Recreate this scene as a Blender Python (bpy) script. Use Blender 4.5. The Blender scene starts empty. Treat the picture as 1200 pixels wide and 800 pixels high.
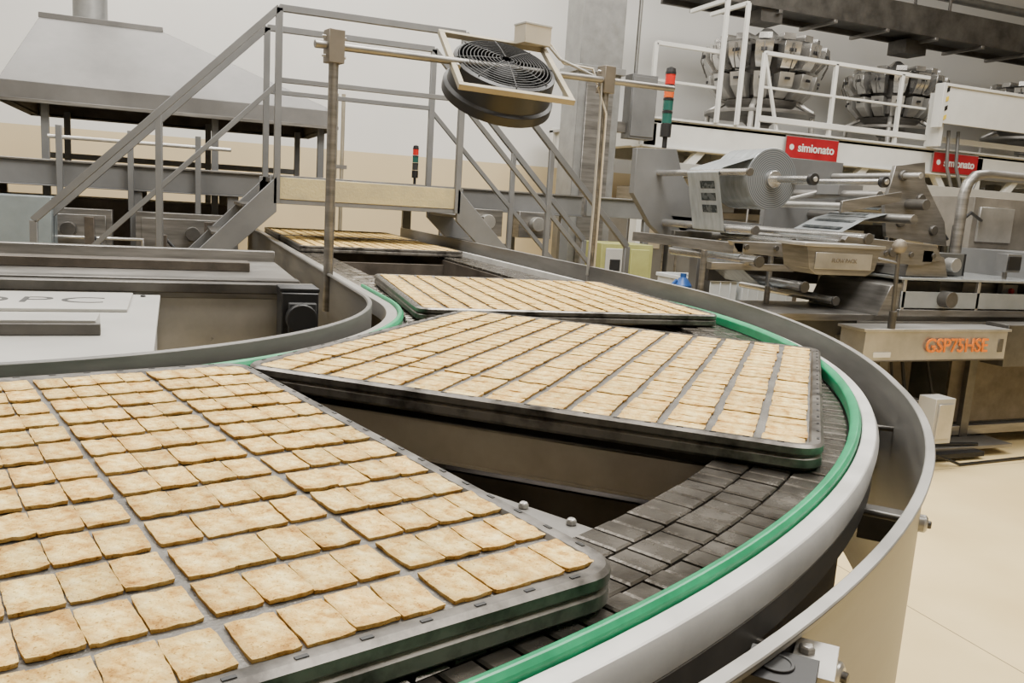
import bpy, math, random
from mathutils import Vector, Matrix
import numpy as np
random.seed(7)
S=bpy.context.scene
COL=S.collection

# ------------------------------------------------------------------ materials
def mat(name,c,metal=0.0,rough=.5,var=.12,scale=6.,c2=None,bump=0.0,bscale=60.,stretch=None,rvar=.1,emit=None,coat=0,thr=None,detail=6):
    m=bpy.data.materials.new(name);m.use_nodes=True
    nt=m.node_tree;N=nt.nodes;L=nt.links;b=N['Principled BSDF']
    b.inputs['Metallic'].default_value=metal
    tc=N.new('ShaderNodeTexCoord');mp=N.new('ShaderNodeMapping');L.new(tc.outputs['Object'],mp.inputs[0])
    if stretch: mp.inputs['Scale'].default_value=stretch
    n=N.new('ShaderNodeTexNoise');n.inputs['Scale'].default_value=scale;n.inputs['Detail'].default_value=detail;n.inputs['Roughness'].default_value=.62
    L.new(mp.outputs[0],n.inputs['Vector'])
    r=N.new('ShaderNodeValToRGB');L.new(n.outputs['Fac'],r.inputs[0])
    lo,hi=thr or (.3,.7)
    r.color_ramp.elements[0].position=lo;r.color_ramp.elements[1].position=hi
    a=tuple(c2) if c2 else tuple(x*(1-var*1.6) for x in c)
    r.color_ramp.elements[0].color=(*a,1);r.color_ramp.elements[1].color=(*[min(1,x*(1+(0 if c2 else var*.6))) for x in c],1)
    L.new(r.outputs[0],b.inputs['Base Color'])
    rr=N.new('ShaderNodeMapRange');rr.inputs['To Min'].default_value=max(.03,rough-rvar);rr.inputs['To Max'].default_value=min(1,rough+rvar)
    L.new(n.outputs['Fac'],rr.inputs['Value']);L.new(rr.outputs[0],b.inputs['Roughness'])
    if bump>0:
        n2=N.new('ShaderNodeTexNoise');n2.inputs['Scale'].default_value=bscale;n2.inputs['Detail'].default_value=4;L.new(mp.outputs[0],n2.inputs['Vector'])
        bp=N.new('ShaderNodeBump');bp.inputs['Strength'].default_value=bump;bp.inputs['Distance'].default_value=.004
        L.new(n2.outputs['Fac'],bp.inputs['Height']);L.new(bp.outputs[0],b.inputs['Normal'])
    if coat: b.inputs['Coat Weight'].default_value=coat
    if emit:
        b.inputs['Emission Color'].default_value=(*emit[:3],1);b.inputs['Emission Strength'].default_value=emit[3]
    return m
M={}
M['steel']=mat('brushed_steel',(.29,.278,.26),.75,.38,.28,scale=3,stretch=(1,1,10))
M['steel_d']=mat('dark_steel',(.125,.118,.108),.65,.42,.3,scale=5)
M['steel_l']=mat('light_steel',(.50,.487,.46),.65,.32,.18,scale=4)
M['shiny']=mat('polished_stainless',(.62,.61,.59),.85,.22,.2,scale=5)
M['rail']=mat('worn_rail_steel',(.74,.73,.70),.35,.34,.14,scale=6)
M['guard']=mat('guard_steel',(.19,.184,.172),.4,.42,.25,scale=2.5,stretch=(1,1,6),rvar=.12)
M['brown']=mat('grimy_steel',(.13,.11,.09),.45,.5,.3,scale=7,c2=(.06,.05,.04),bump=.2)
M['fascia']=mat('brown_grey_plate',(.62,.57,.50),.2,.40,.25,scale=5,c2=(.40,.36,.31),bump=.1)
M['pit']=mat('dark_pan',(.055,.045,.038),.3,.6,.3)
M['paint']=mat('grey_machine_paint',(.165,.166,.165),.25,.45,.14,scale=3)
M['hood']=mat('hood_sheet_steel',(.20,.195,.188),.55,.42,.18,scale=2)
M['paint_l']=mat('light_grey_paint',(.42,.412,.385),.1,.42,.1,scale=3)
M['white']=mat('white_paint',(.66,.66,.63),0,.4,.08,scale=2)
M['black']=mat('black_plastic',(.012,.012,.013),0,.42,.2)
M['matblack']=mat('matt_black',(.008,.008,.009),0,.8,.2)
M['rubber']=mat('dark_rubber',(.03,.03,.03),0,.6,.2)
M['green']=mat('green_guide',(.012,.31,.13),0,.36,.2,scale=20,rvar=.12)
M['chain']=mat('chain_plate',(.17,.155,.135),.7,.25,.3,scale=14,c2=(.055,.048,.04),rvar=.14,bump=.12,bscale=90)
M['tray']=mat('tray_steel',(.20,.19,.172),.5,.45,.2,scale=9,c2=(.11,.102,.09),bump=.4,bscale=260)
M['trayrim']=mat('tray_rim_steel',(.21,.195,.175),.7,.36,.3,scale=16,c2=(.05,.045,.04),rvar=.12,thr=(.36,.6))
M['tread']=mat('yellowed_tread_plate',(.60,.50,.26),.35,.4,.15,scale=5,c2=(.42,.37,.24),bump=.6,bscale=70)
M['red']=mat('red_paint',(.33,.010,.018),0,.4)
M['redlamp']=mat('red_lens',(.5,.02,.015),0,.25,emit=(1,.03,.02,.1))
M['amberlamp']=mat('amber_lens',(.60,.10,.02),0,.25,emit=(1,.2,.02,.1))
M['greenlamp']=mat('green_lens',(.02,.10,.08),0,.25)
M['orange']=mat('orange_print',(.80,.20,.015),0,.5)
M['yellow']=mat('yellow_paint',(.75,.55,.05),0,.45)
M['ygreen']=mat('yellow_green_paint',(.34,.34,.12),0,.5)
M['blue']=mat('blue_plastic',(.03,.12,.42),0,.4)
M['bluegrey']=mat('blue_grey_panel',(.20,.235,.25),.1,.35)
M['crate']=mat('white_crate_plastic',(.56,.58,.58),0,.45,.05)
M['film']=mat('packaging_film',(.36,.385,.395),.25,.22,.15,scale=8,stretch=(1,4,1))
M['filmdark']=mat('printed_film',(.04,.048,.052),.2,.25,.2,scale=18,c2=(.11,.12,.125),thr=(.45,.5))
M['beige']=mat('beige_plastic',(.50,.45,.36),0,.5,.06)
M['wood']=mat('tan_frame',(.34,.30,.22),.2,.5,.15)
M['clamp']=mat('clamp_casting',(.22,.195,.16),.5,.5,.15)
M['duct']=mat('galvanised_duct',(.32,.322,.315),.6,.42,.14,scale=8)
M['lamp']=mat('tube_light',(1,1,1),0,.5,emit=(1,.97,.88,6))
M['acrylic']=mat('machine_cover_panel',(.32,.335,.335),.2,.15,.1)
M['clutter1']=mat('dark_machine_paint',(.10,.10,.095),.2,.5,.3,scale=3)
M['clutter2']=mat('warm_grey_machine',(.22,.20,.17),.2,.5,.3,scale=3)

def filmroll_mat():
    m=bpy.data.materials.new('film_roll_end');m.use_nodes=True;nt=m.node_tree;N=nt.nodes;L=nt.links;b=N['Principled BSDF']
    tc=N.new('ShaderNodeTexCoord');w=N.new('ShaderNodeTexWave');w.wave_type='RINGS';w.rings_direction='Y'
    w.inputs['Scale'].default_value=26;w.inputs['Distortion'].default_value=.6
    mp=N.new('ShaderNodeMapping');mp.inputs['Location'].default_value=(-3.34,0,-1.604);L.new(tc.outputs['Object'],mp.inputs[0]);L.new(mp.outputs[0],w.inputs[0])
    r=N.new('ShaderNodeValToRGB');r.color_ramp.elements[0].color=(.07,.08,.09,1);r.color_ramp.elements[1].color=(.24,.255,.27,1)
    L.new(w.outputs['Fac'],r.inputs[0]);L.new(r.outputs[0],b.inputs['Base Color']);b.inputs['Roughness'].default_value=.4;b.inputs['Metallic'].default_value=.3
    return m
M['rollend']=filmroll_mat()

def cracker_mat():
    m=bpy.data.materials.new('baked_cracker');m.use_nodes=True;nt=m.node_tree;N=nt.nodes;L=nt.links;b=N['Principled BSDF']
    tc=N.new('ShaderNodeTexCoord')
    n=N.new('ShaderNodeTexNoise');n.inputs['Scale'].default_value=48;n.inputs['Detail'].default_value=9;n.inputs['Roughness'].default_value=.72;L.new(tc.outputs['Object'],n.inputs['Vector'])
    r=N.new('ShaderNodeValToRGB');e=r.color_ramp.elements
    e[0].position=.32;e[0].color=(.37,.185,.035,1);e[1].position=.70;e[1].color=(.92,.775,.40,1)
    k=e.new(.43);k.color=(.68,.435,.125,1)
    k=e.new(.54);k.color=(.84,.635,.245,1)
    L.new(n.outputs['Fac'],r.inputs[0])
    n3=N.new('ShaderNodeTexNoise');n3.inputs['Scale'].default_value=420;n3.inputs['Detail'].default_value=2;L.new(tc.outputs['Object'],n3.inputs['Vector'])
    r3=N.new('ShaderNodeValToRGB');r3.color_ramp.elements[0].position=.30;r3.color_ramp.elements[0].color=(.42,.32,.16,1);r3.color_ramp.elements[1].position=.40;r3.color_ramp.elements[1].color=(1,1,1,1)
    L.new(n3.outputs['Fac'],r3.inputs[0])
    at=N.new('ShaderNodeAttribute');at.attribute_name='tone'
    mx=N.new('ShaderNodeMix');mx.data_type='RGBA';mx.blend_type='MULTIPLY';mx.inputs[0].default_value=1
    L.new(r.outputs[0],mx.inputs[6]);L.new(at.outputs['Color'],mx.inputs[7])
    m3=N.new('ShaderNodeMix');m3.data_type='RGBA';m3.blend_type='MULTIPLY';m3.inputs[0].default_value=.85
    L.new(mx.outputs[2],m3.inputs[6]);L.new(r3.outputs[0],m3.inputs[7])
    L.new(m3.outputs[2],b.inputs['Base Color']);b.inputs['Roughness'].default_value=.75
    b.inputs['Specular IOR Level'].default_value=.2
    n2=N.new('ShaderNodeTexNoise');n2.inputs['Scale'].default_value=190;n2.inputs['Detail'].default_value=3;L.new(tc.outputs['Object'],n2.inputs['Vector'])
    bp=N.new('ShaderNodeBump');bp.inputs['Strength'].default_value=.75;bp.inputs['Distance'].default_value=.0025
    L.new(n2.outputs['Fac'],bp.inputs['Height']);L.new(bp.outputs[0],b.inputs['Normal'])
    return m
M['cracker']=cracker_mat()

# ------------------------------------------------------------------ mesh builder
class B:
    def __init__(s,name): s.n=name;s.v=[];s.f=[];s.mi=[];s.ms=[]
    def m(s,k):
        k=M[k]
        if k not in s.ms:s.ms.append(k)
        return s.ms.index(k)
    def add(s,vs,fs,k):
        o=len(s.v);s.v+= [tuple(v) for v in vs];i=s.m(k)
        for f in fs:s.f.append(tuple(o+j for j in f));s.mi.append(i)
    def box(s,x0,x1,y0,y1,z0,z1,k,T=None):
        vs=[Vector((x,y,z)) for z in (z0,z1) for y in (y0,y1) for x in (x0,x1)]
        if T is not None: vs=[T@v for v in vs]
        s.add(vs,[(0,2,3,1),(4,5,7,6),(0,1,5,4),(2,6,7,3),(0,4,6,2),(1,3,7,5)],k)
    def cbox(s,c,d,k,rz=0,T=None):
        M4=Matrix.Translation(c)@Matrix.Rotation(rz,4,'Z')
        if T is not None:M4=M4@T
        s.box(-d[0]/2,d[0]/2,-d[1]/2,d[1]/2,-d[2]/2,d[2]/2,k,M4)
    def prism(s,pts,vec,k):
        pts=[Vector(p) for p in pts];vec=Vector(vec);n=len(pts)
        s.add(pts+[p+vec for p in pts],[tuple(range(n))[::-1],tuple(range(n,2*n))]+[(i,(i+1)%n,n+(i+1)%n,n+i) for i in range(n)],k)
    def loft(s,rings,k,cap=True,closed=True):
        n=len(rings[0]);vs=[p for r in rings for p in r];fs=[]
        for a in range(len(rings)-1):
            for i in range(n if closed else n-1):
                j=(i+1)%n;fs.append((a*n+i,a*n+j,(a+1)*n+j,(a+1)*n+i))
        if cap: fs.append(tuple(range(n))[::-1]);fs.append(tuple((len(rings)-1)*n+i for i in range(n)))
        s.add(vs,fs,k)
    def tube(s,pts,r,k,seg=10,cap=True):
        pts=[Vector(p) for p in pts];rings=[];prev=None
        for i,p in enumerate(pts):
            if i==0:t=(pts[1]-p).normalized()
            elif i==len(pts)-1:t=(p-pts[i-1]).normalized()
            else:
                a=(p-pts[i-1]).normalized();b=(pts[i+1]-p).normalized();t=(a+b).normalized()
            if prev is None:
                u=t.cross(Vector((0,0,1)));
                if u.length<.05:u=t.cross(Vector((0,1,0)))
                u.normalize()
            else:
                u=(prev-t*prev.dot(t)).normalized()
            prev=u;w=t.cross(u)
            rings.append([p+(u*math.cos(2*math.pi*j/seg)+w*math.sin(2*math.pi*j/seg))*r for j in range(seg)])
        s.loft(rings,k,cap)
    def lathe(s,prof,c,k,axis='Z',seg=28,T=None):
        R={'Z':Matrix.Identity(4),'Y':Matrix.Rotation(-math.pi/2,4,'X'),'X':Matrix.Rotation(math.pi/2,4,'Y')}[axis]
        if T is not None:R=T
        Tm=Matrix.Translation(c)@R
        s.loft([[Tm@Vector((r*math.cos(2*math.pi*j/seg),r*math.sin(2*math.pi*j/seg),z)) for j in range(seg)] for r,z in prof],k)
    def path(s,pts,prof,k,closed_prof=True):
        rings=[[Vector((p[0]+p[2]*o,p[1]+p[3]*o,z+(p[4] if len(p)>4 else 0))) for o,z in prof] for p in pts]
        s.loft(rings,k,cap=closed_prof,closed=closed_prof)
    def done(s,bevel=0,seg=2,smooth=35,loc=None,rz=0,parent=None):
        me=bpy.data.meshes.new(s.n);me.from_pydata(s.v,[],s.f)
        for k in s.ms:me.materials.append(k)
        me.polygons.foreach_set('material_index',s.mi);me.update()
        import bmesh
        bm=bmesh.new();bm.from_mesh(me);bmesh.ops.recalc_face_normals(bm,faces=bm.faces);bm.to_mesh(me);bm.free()
        me.shade_smooth();me.set_sharp_from_angle(angle=math.radians(smooth))
        ob=bpy.data.objects.new(s.n,me);COL.objects.link(ob)
        if loc is not None:ob.location=loc
        ob.rotation_euler[2]=rz
        if bevel:
            md=ob.modifiers.new('bevel','BEVEL');md.width=bevel;md.segments=seg;md.limit_method='ANGLE';md.angle_limit=math.radians(40)
        if parent:ob.parent=parent
        return ob
def text(name,body,size,loc,k,parent,rot=(math.pi/2,0,0),ext=.002,sx=1,shear=0,off=.02,sp=1):
    cu=bpy.data.curves.new(name,'FONT');cu.body=body;cu.size=size;cu.extrude=ext;cu.align_x='CENTER';cu.align_y='CENTER'
    cu.offset=size*off;cu.shear=shear;cu.space_character=sp
    ob=bpy.data.objects.new(name,cu);cu.materials.append(M[k]);COL.objects.link(ob);ob.location=loc;ob.rotation_euler=rot;ob.scale[0]=sx;ob.parent=parent
    return ob

# ------------------------------------------------------------------ room
def wallmat(name,lo,hi):
    m=bpy.data.materials.new(name);m.use_nodes=True;nt=m.node_tree;N=nt.nodes;L=nt.links;b=N['Principled BSDF']
    g=N.new('ShaderNodeNewGeometry');sp=N.new('ShaderNodeSeparateXYZ');L.new(g.outputs['Position'],sp.inputs[0])
    gt=N.new('ShaderNodeMath');gt.operation='GREATER_THAN';gt.inputs[1].default_value=1.84;L.new(sp.outputs['Z'],gt.inputs[0])
    mx=N.new('ShaderNodeMix');mx.data_type='RGBA';mx.inputs[6].default_value=(*lo,1);mx.inputs[7].default_value=(*hi,1);L.new(gt.outputs[0],mx.inputs[0])
    n=N.new('ShaderNodeTexNoise');n.inputs['Scale'].default_value=.8;L.new(g.outputs['Position'],n.inputs['Vector'])
    mr=N.new('ShaderNodeMapRange');mr.inputs['To Min'].default_value=.88;mr.inputs['To Max'].default_value=1.05;L.new(n.outputs['Fac'],mr.inputs['Value'])
    m2=N.new('ShaderNodeMix');m2.data_type='RGBA';m2.blend_type='MULTIPLY';m2.inputs[0].default_value=1;L.new(mx.outputs[2],m2.inputs[6]);L.new(mr.outputs[0],m2.inputs[7])
    L.new(m2.outputs[2],b.inputs['Base Color']);b.inputs['Roughness'].default_value=.6
    return m
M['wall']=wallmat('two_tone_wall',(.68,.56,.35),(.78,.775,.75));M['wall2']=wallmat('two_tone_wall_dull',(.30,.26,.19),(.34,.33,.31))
def floormat():
    m=bpy.data.materials.new('epoxy_floor');m.use_nodes=True;nt=m.node_tree;N=nt.nodes;L=nt.links;b=N['Principled BSDF']
    g=N.new('ShaderNodeNewGeometry')
    n=N.new('ShaderNodeTexNoise');n.inputs['Scale'].default_value=1.3;n.inputs['Detail'].default_value=5;L.new(g.outputs['Position'],n.inputs['Vector'])
    r=N.new('ShaderNodeValToRGB');r.color_ramp.elements[0].color=(.66,.50,.24,1);r.color_ramp.elements[1].color=(.86,.68,.36,1);r.color_ramp.elements[0].position=.3;r.color_ramp.elements[1].position=.7
    L.new(n.outputs['Fac'],r.inputs[0])
    sp=N.new('ShaderNodeSeparateXYZ');L.new(g.outputs['Position'],sp.inputs[0])
    fac=None
    for ax,off in (('X',-2.5),('Y',-.4)):
        a=N.new('ShaderNodeMath');a.operation='ADD';a.inputs[1].default_value=off;L.new(sp.outputs[ax],a.inputs[0])
        w=N.new('ShaderNodeMath');w.operation='WRAP';w.inputs[1].default_value=1.5;w.inputs[2].default_value=-1.5;L.new(a.outputs[0],w.inputs[0])
        ab=N.new('ShaderNodeMath');ab.operation='ABSOLUTE';L.new(w.outputs[0],ab.inputs[0])
        lt=N.new('ShaderNodeMath');lt.operation='LESS_THAN';lt.inputs[1].default_value=.0025;L.new(ab.outputs[0],lt.inputs[0])
        if fac is None:fac=lt
        else:
            mm=N.new('ShaderNodeMath');mm.operation='MAXIMUM';L.new(fac.outputs[0],mm.inputs[0]);L.new(lt.outputs[0],mm.inputs[1]);fac=mm
    mx=N.new('ShaderNodeMix');mx.data_type='RGBA';mx.inputs[7].default_value=(.22,.17,.10,1);L.new(fac.outputs[0],mx.inputs[0]);L.new(r.outputs[0],mx.inputs[6])
    L.new(mx.outputs[2],b.inputs['Base Color']);b.inputs['Roughness'].default_value=.3
    return m
M['floor']=floormat();M['ceil']=mat('ceiling_paint',(.38,.375,.36),0,.8,.03)
X0,X1,Y0,Y1,H=-7,15,-4,10,6.2
def room(n,*a):
    b=B(n);b.box(*a);return b.done()
room('floor',X0,X1,Y0,Y1,-.1,0,'floor')
room('ceiling',X0,X1,Y0,Y1,H,H+.1,'ceil')
room('wall_back',X0,X1,Y1,Y1+.1,0,H,'wall')
room('wall_front',X0,X1,Y0-.1,Y0,0,H,'wall2')
room('wall_left',X0-.1,X0,Y0,Y1,0,H,'wall2')
room('wall_right',X1,X1+.1,Y0,Y1,0,H,'wall2')

# ------------------------------------------------------------------ conveyor
CX,CY=-.563,2.685
YE=7.25;XE=-4.0
def track(r,ystart=None):
    P=[]
    ys=YE if ystart is None else ystart
    for y in np.linspace(ys,CY+.05,10): P.append((CX+r,float(y),1,0))
    for a in np.linspace(0,-90,73):
        c,s_=math.cos(math.radians(a)),math.sin(math.radians(a));P.append((CX+r*c,CY+r*s_,c,s_))
    for x in np.linspace(CX-.4,XE,6):P.append((float(x),CY-r,0,-1))
    return P
def rectp(a,b,z0,z1):return [(a,z0),(b,z0),(b,z1),(a,z1)]
cv=B('curved_tray_conveyor')
po=track(2.305);pg=track(2.305,3.15)
cv.path(pg,[(-.006,1.005),(.008,1.005),(.010,1.034),(.005,1.040),(-.003,1.037),(-.008,1.030)],'green')
cv.path(po,[(.011,.990),(.036,.990),(.040,1.018),(.034,1.030),(.012,1.030)],'rail')
cv.path(po,rectp(-.01,.036,.955,.990),'steel_d')
pi_=track(1.222);pgi=track(1.222,3.1)
cv.path(pgi,[(-.010,1.005),(.004,1.005),(.006,1.026),(.001,1.034),(-.008,1.036),(-.011,1.032)],'green')
cv.path(pi_,rectp(-.045,-.012,.975,1.026),'steel_l')
cv.path(track(2.21),rectp(-.085,.085,.955,.988),'steel_d')
cv.path(track(1.31),rectp(-.085,.085,.955,.988),'steel_d')
cv.path(track(2.125),rectp(-.008,.0,.70,.99),'brown')
cv.path(track(1.40),rectp(0,.008,.70,.99),'brown')
cv.path(track(2.30),rectp(0,.006,.72,.97),'brown')
cv.path(track(1.76),rectp(-.40,.40,.56,.57),'pit')
og=[]
for P in track(2.41):
    a=math.degrees(math.atan2(P[1]-CY,P[0]-CX)) if P[1]<CY+.5 and P[0]>CX-.1 else (90 if P[0]>0 else -90)
    zo=max(0,min(.05,(a+35)*.0012))
    og.append((*P,zo))
cv.path(og,[(0,.56),(.004,.56),(.004,1.03),(.012,1.034),(.012,1.04),(0,1.04)],'guard')
cv.path(og,[(-.001,1.04),(.013,1.04),(.013,1.0425),(-.001,1.0425)],'steel_l')
ig=track(1.135)
cv.path(ig,[(-.004,.62),(0,.62),(0,1.050),(-.012,1.052),(-.016,1.045),(-.004,1.04)],'guard')
def polar(r,a,z=0):
    a=math.radians(a);return Vector((CX+r*math.cos(a),CY+r*math.sin(a),z))
for a in (-84,-22,8):
    cv.cbox(polar(1.76,a,.88),(.72,.035,.2),'brown',math.radians(a))
    cv.cbox(polar(1.76,a,.983),(.72,.09,.008),'steel_d',math.radians(a))
t2=Vector((.835,1.635,0));aa=math.radians(-41.4);ur=Vector((math.cos(aa),math.sin(aa),0));ut=Vector((-math.sin(aa),math.cos(aa),0))
c=t2-ut*.475+ur*(-.005);cv.cbox((c.x,c.y,.95),(.86,.010,.074),'fascia',aa);c=c+ut*.03;cv.cbox((c.x,c.y,.984),(.86,.07,.006),'steel_d',aa)
c=t2-ut*.467+ur*(-.005);cv.cbox((c.x,c.y,.915),(.86,.03,.006),'fascia',aa)
c=t2-ut*.36+ur*(-.005);cv.cbox((c.x,c.y,.80),(.80,.010,.12),'brown',aa)
a=-61.2
cv.cbox(polar(1.76,a,.970),(.72,.045,.030),'steel',math.radians(a+1))
for r in (2.00,2.075):
    cv.lathe([(.0075,0),(.0075,.004),(.005,.008)],polar(r,a+.5,.985),'steel_l',seg=6)
cv.lathe([(.15,0),(.15,.14),(.12,.16)],polar(1.72,-55.5,.57),'fascia',seg=30);cv.lathe([(.05,.16),(.05,.24)],polar(1.72,-55.5,.57),'steel_d',seg=20)
cv.tube([polar(1.45,-66,.68),polar(1.72,-58,.70),polar(2.1,-56,.72)],.018,'steel_d',10)
for y in (3.4,4.2,5.0,5.8,6.6):
    cv.box(CX+1.40,CX+2.12,y-.02,y+.02,.80,.96,'brown')
for a in (-8,-22,-36,-50,-62,-76):
    cv.tube([polar(2.33,a,.955),polar(2.43,a,.955)],.006,'steel_d',8)
    cv.lathe([(.013,0),(.013,.010),(.009,.013)],polar(2.412,a,.955),'steel_l',T=Matrix.Rotation(math.radians(a),4,'Z')@Matrix.Rotation(math.pi/2,4,'Y'),seg=12)
    cv.cbox(polar(2.37,a+3,.90),(.08,.03,.05),'steel_d',math.radians(a+3))
for a in (-85,-45,-5):
    for r in (1.2,2.36):
        p=polar(r,a);cv.cbox((p.x,p.y,.31),(.06,.06,.62),'steel',math.radians(a));cv.lathe([(.05,0),(.05,.012),(.02,.03)],(p.x,p.y,0),'black',seg=16)
for y in (4.2,5.3,7.0):
    for x in (CX+1.18,CX+2.34):
        cv.box(x-.03,x+.03,y-.03,y+.03,0,.75,'steel')
cv.done(bevel=.0015,seg=1)

ch=B('plate_chain')
def slat(c,t,n,hw,hl,z0,z1):
    vs=[];
    for (z,ins) in ((z0,0),(z1-.002,0),(z1,.0025)):
        for a,b in ((-1,-1),(1,-1),(1,1),(-1,1)):
            vs.append((c[0]+n[0]*(a*(hw-ins))+t[0]*(b*(hl-ins)),c[1]+n[1]*(a*(hw-ins))+t[1]*(b*(hl-ins)),z))
    ch.add(vs,[(3,2,1,0),(0,1,5,4),(1,2,6,5),(2,3,7,6),(3,0,4,7),(4,5,9,8),(5,6,10,9),(6,7,11,10),(7,4,8,11),(8,9,10,11)],'chain')
pitch=.038
def chain(r0,r1,rows):
    w=(r1-r0)/rows
    for k in range(rows):
        rc=r0+w*(k+.5);off=(k%2)*.5
        da=math.degrees(pitch/((r0+r1)/2));n=int(90/da)
        for i in range(n+1):
            a=math.radians(-(i+off)*da);c_,s_=math.cos(a),math.sin(a)
            slat((CX+rc*c_,CY+rc*s_),(-s_,c_),(c_,s_),w/2-.0014,math.radians(da)*rc/2-.0022,.99,1.0055+random.uniform(-.0016,.0008))
        y=CY+pitch/2+off*pitch
        while y<YE-.05:
            slat((CX+rc,y),(0,1),(1,0),w/2-.0012,pitch/2-.0016,.99,1.0055+random.uniform(-.0012,.0008));y+=pitch
        x=CX-pitch/2-off*pitch
        while x>XE+.05:
            slat((x,CY-rc),(1,0),(0,1),w/2-.0012,pitch/2-.0016,.99,1.0055+random.uniform(-.001,.0008));x-=pitch
chain(2.125,2.297,3);chain(1.235,1.39,3)
ch.done()

# ------------------------------------------------------------------ trays + crackers
TW,TL=1.011,1.04
def rrect(hx,hy,r,n=6):
    P=[]
    for cx,cy,a0 in ((hx-r,hy-r,0),(-hx+r,hy-r,90),(-hx+r,-hy+r,180),(hx-r,-hy+r,270)):
        for i in range(n+1):
            a=math.radians(a0+90*i/n);P.append((cx+r*math.cos(a),cy+r*math.sin(a)))
    return P
def tray_mesh():
    t=B('baking_tray')
    prof=[(.022,-.006),(.018,-.001),(.013,.0),(.005,.0),(.0,-.004),(.0,-.014),(.005,-.018),(.001,-.022),(.0,-.034),(.006,-.0395),(.03,-.0395)]
    rings=[]
    for ins,z in prof:
        rings.append([Vector((x,y,z)) for x,y in rrect(TW/2-ins,TL/2-ins,max(.012,.045-ins))])
    t.loft(rings,'trayrim',cap=False)
    pr=rrect(TW/2-.022,TL/2-.022,.023);n=len(pr)
    t.add([(x,y,-.006) for x,y in pr],[tuple(range(n))],'tray')
    pr=rrect(TW/2-.03,TL/2-.03,.015)
    t.add([(x,y,-.0395) for x,y in pr],[tuple(range(n))[::-1]],'trayrim')
    for s_ in (-1,1):
        for i in range(19):
            y=-.46+i*.051
            t.cbox((s_*(TW/2-.009),y,.0003),(.004,.010,.001),'black')
            t.cbox((y*.97,s_*(TL/2-.009),.0003),(.010,.004,.001),'black')
    return t
ROWS,GR=13,6
def crackers_mesh(seed):
    r=np.random.default_rng(seed)
    G=9;V=[];F=[];tone=[]
    us=np.array([-1,-.93,-.6,-.3,0,.3,.6,.93,1]);U,Wv=np.meshgrid(us,us,indexing='ij')
    hx,hy=.0308,.0199
    px=.0748;gp=.1695;cp=.0407
    for i in range(ROWS):
        for j in range(GR):
            for k in range(4):
                cx=px*(i-(ROWS-1)/2)+r.normal(0,.0008)
                cy=gp*(j-(GR-1)/2)+cp*(k-1.5)+r.normal(0,.0004)
                an=r.normal(0,.016);ca,sa=math.cos(an),math.sin(an)
                sc=1+r.normal(0,.010)
                edge=np.maximum(abs(U),abs(Wv))
                ph=r.uniform(0,6.28,4)
                wx=1+.012*np.sin(Wv*7+ph[0]);wy=1+.015*np.sin(U*8+ph[1])
                rnd=1-.030*(abs(U)*abs(Wv))**3
                X=U*hx*wx*rnd*sc;Y=Wv*hy*wy*rnd*sc
                Z=.0040-.0007*edge**8+ .0005*np.sin(U*4.7+ph[2])*np.sin(Wv*4.7+ph[3])+r.normal(0,.0002,U.shape)
                curl=r.uniform(-.0004,.0016);Z=Z+curl*(U**2)*.8+r.uniform(-.0003,.0009)*(Wv**2)
                hol=np.zeros_like(U)
                for a in (2,4,6):
                    for b in (2,4,6): Z[a,b]-=.0010;hol[a,b]=1
                tx,ty=r.normal(0,.008,2)
                Z=Z+tx*X+ty*Y+.0004
                Xr=cx+X*ca-Y*sa;Yr=cy+X*sa+Y*ca
                o=len(V)
                V+=list(zip(Xr.ravel(),Yr.ravel(),(Z-.006).ravel()))
                for a in range(G-1):
                    for b in range(G-1):
                        F.append((o+a*G+b,o+(a+1)*G+b,o+(a+1)*G+b+1,o+a*G+b+1))
                idx=[(a,0) for a in range(G)]+[(G-1,b) for b in range(1,G)]+[(a,G-1) for a in range(G-2,-1,-1)]+[(0,b) for b in range(G-2,0,-1)]
                o2=len(V);m_=len(idx)
                for a,b in idx: V.append((cx+(Xr[a,b]-cx)*.975,cy+(Yr[a,b]-cy)*.975,-.006+max(.0002,Z[a,b]-.0040)))
                for q in range(m_):
                    a,b=idx[q];a2,b2=idx[(q+1)%m_]
                    F.append((o+a*G+b,o2+q,o2+(q+1)%m_,o+a2*G+b2))
                tt=np.clip(r.normal(.98,.07),.76,1.1);ed=edge.ravel();hh=hol.ravel()
                warm=r.normal(0,.03);bs=r.uniform(-.6,.6,2)
                side=np.clip((U*bs[0]+Wv*bs[1]).ravel(),-1,1)
                for e,hv,sd in zip(ed,hh,side):
                    d=tt*(1-.26*(e>.9)-.22*hv-.11*sd)
                    g=(.08 if e>.9 else 0)+.08*hv+.05*max(0,sd)
                    tone.append((d,d*(1-g+warm*.5),d*(1-g*2+warm),1))
                for _ in range(m_): tone.append((tt*.58,tt*.46,tt*.30,1))
    me=bpy.data.meshes.new('crackers');me.from_pydata(V,[],F);me.materials.append(M['cracker'])
    ca=me.color_attributes.new('tone','FLOAT_COLOR','POINT');ca.data.foreach_set('color',np.array(tone,dtype=np.float32).ravel())
    me.shade_smooth();me.set_sharp_from_angle(angle=math.radians(42));me.update();return me
TZ=1.0475
tm=None
for i,(x,y,a) in enumerate([(-.246,.976,-74.5),(.835,1.635,-41.4),(1.217,2.842,-5.3),(1.19,5.53,0),(1.19,6.63,0),(-2.3,1.0,-90)]):
    if tm is None:
        ob=tray_mesh().done();tm=ob.data
    else:
        ob=bpy.data.objects.new('baking_tray',tm);COL.objects.link(ob)
    ob.location=(x,y,TZ);ob.rotation_euler[2]=math.radians(a)
    c=bpy.data.objects.new('crackers',crackers_mesh(i+10));COL.objects.link(c);c.location=(x,y,TZ);c.rotation_euler[2]=math.radians(a)

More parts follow.
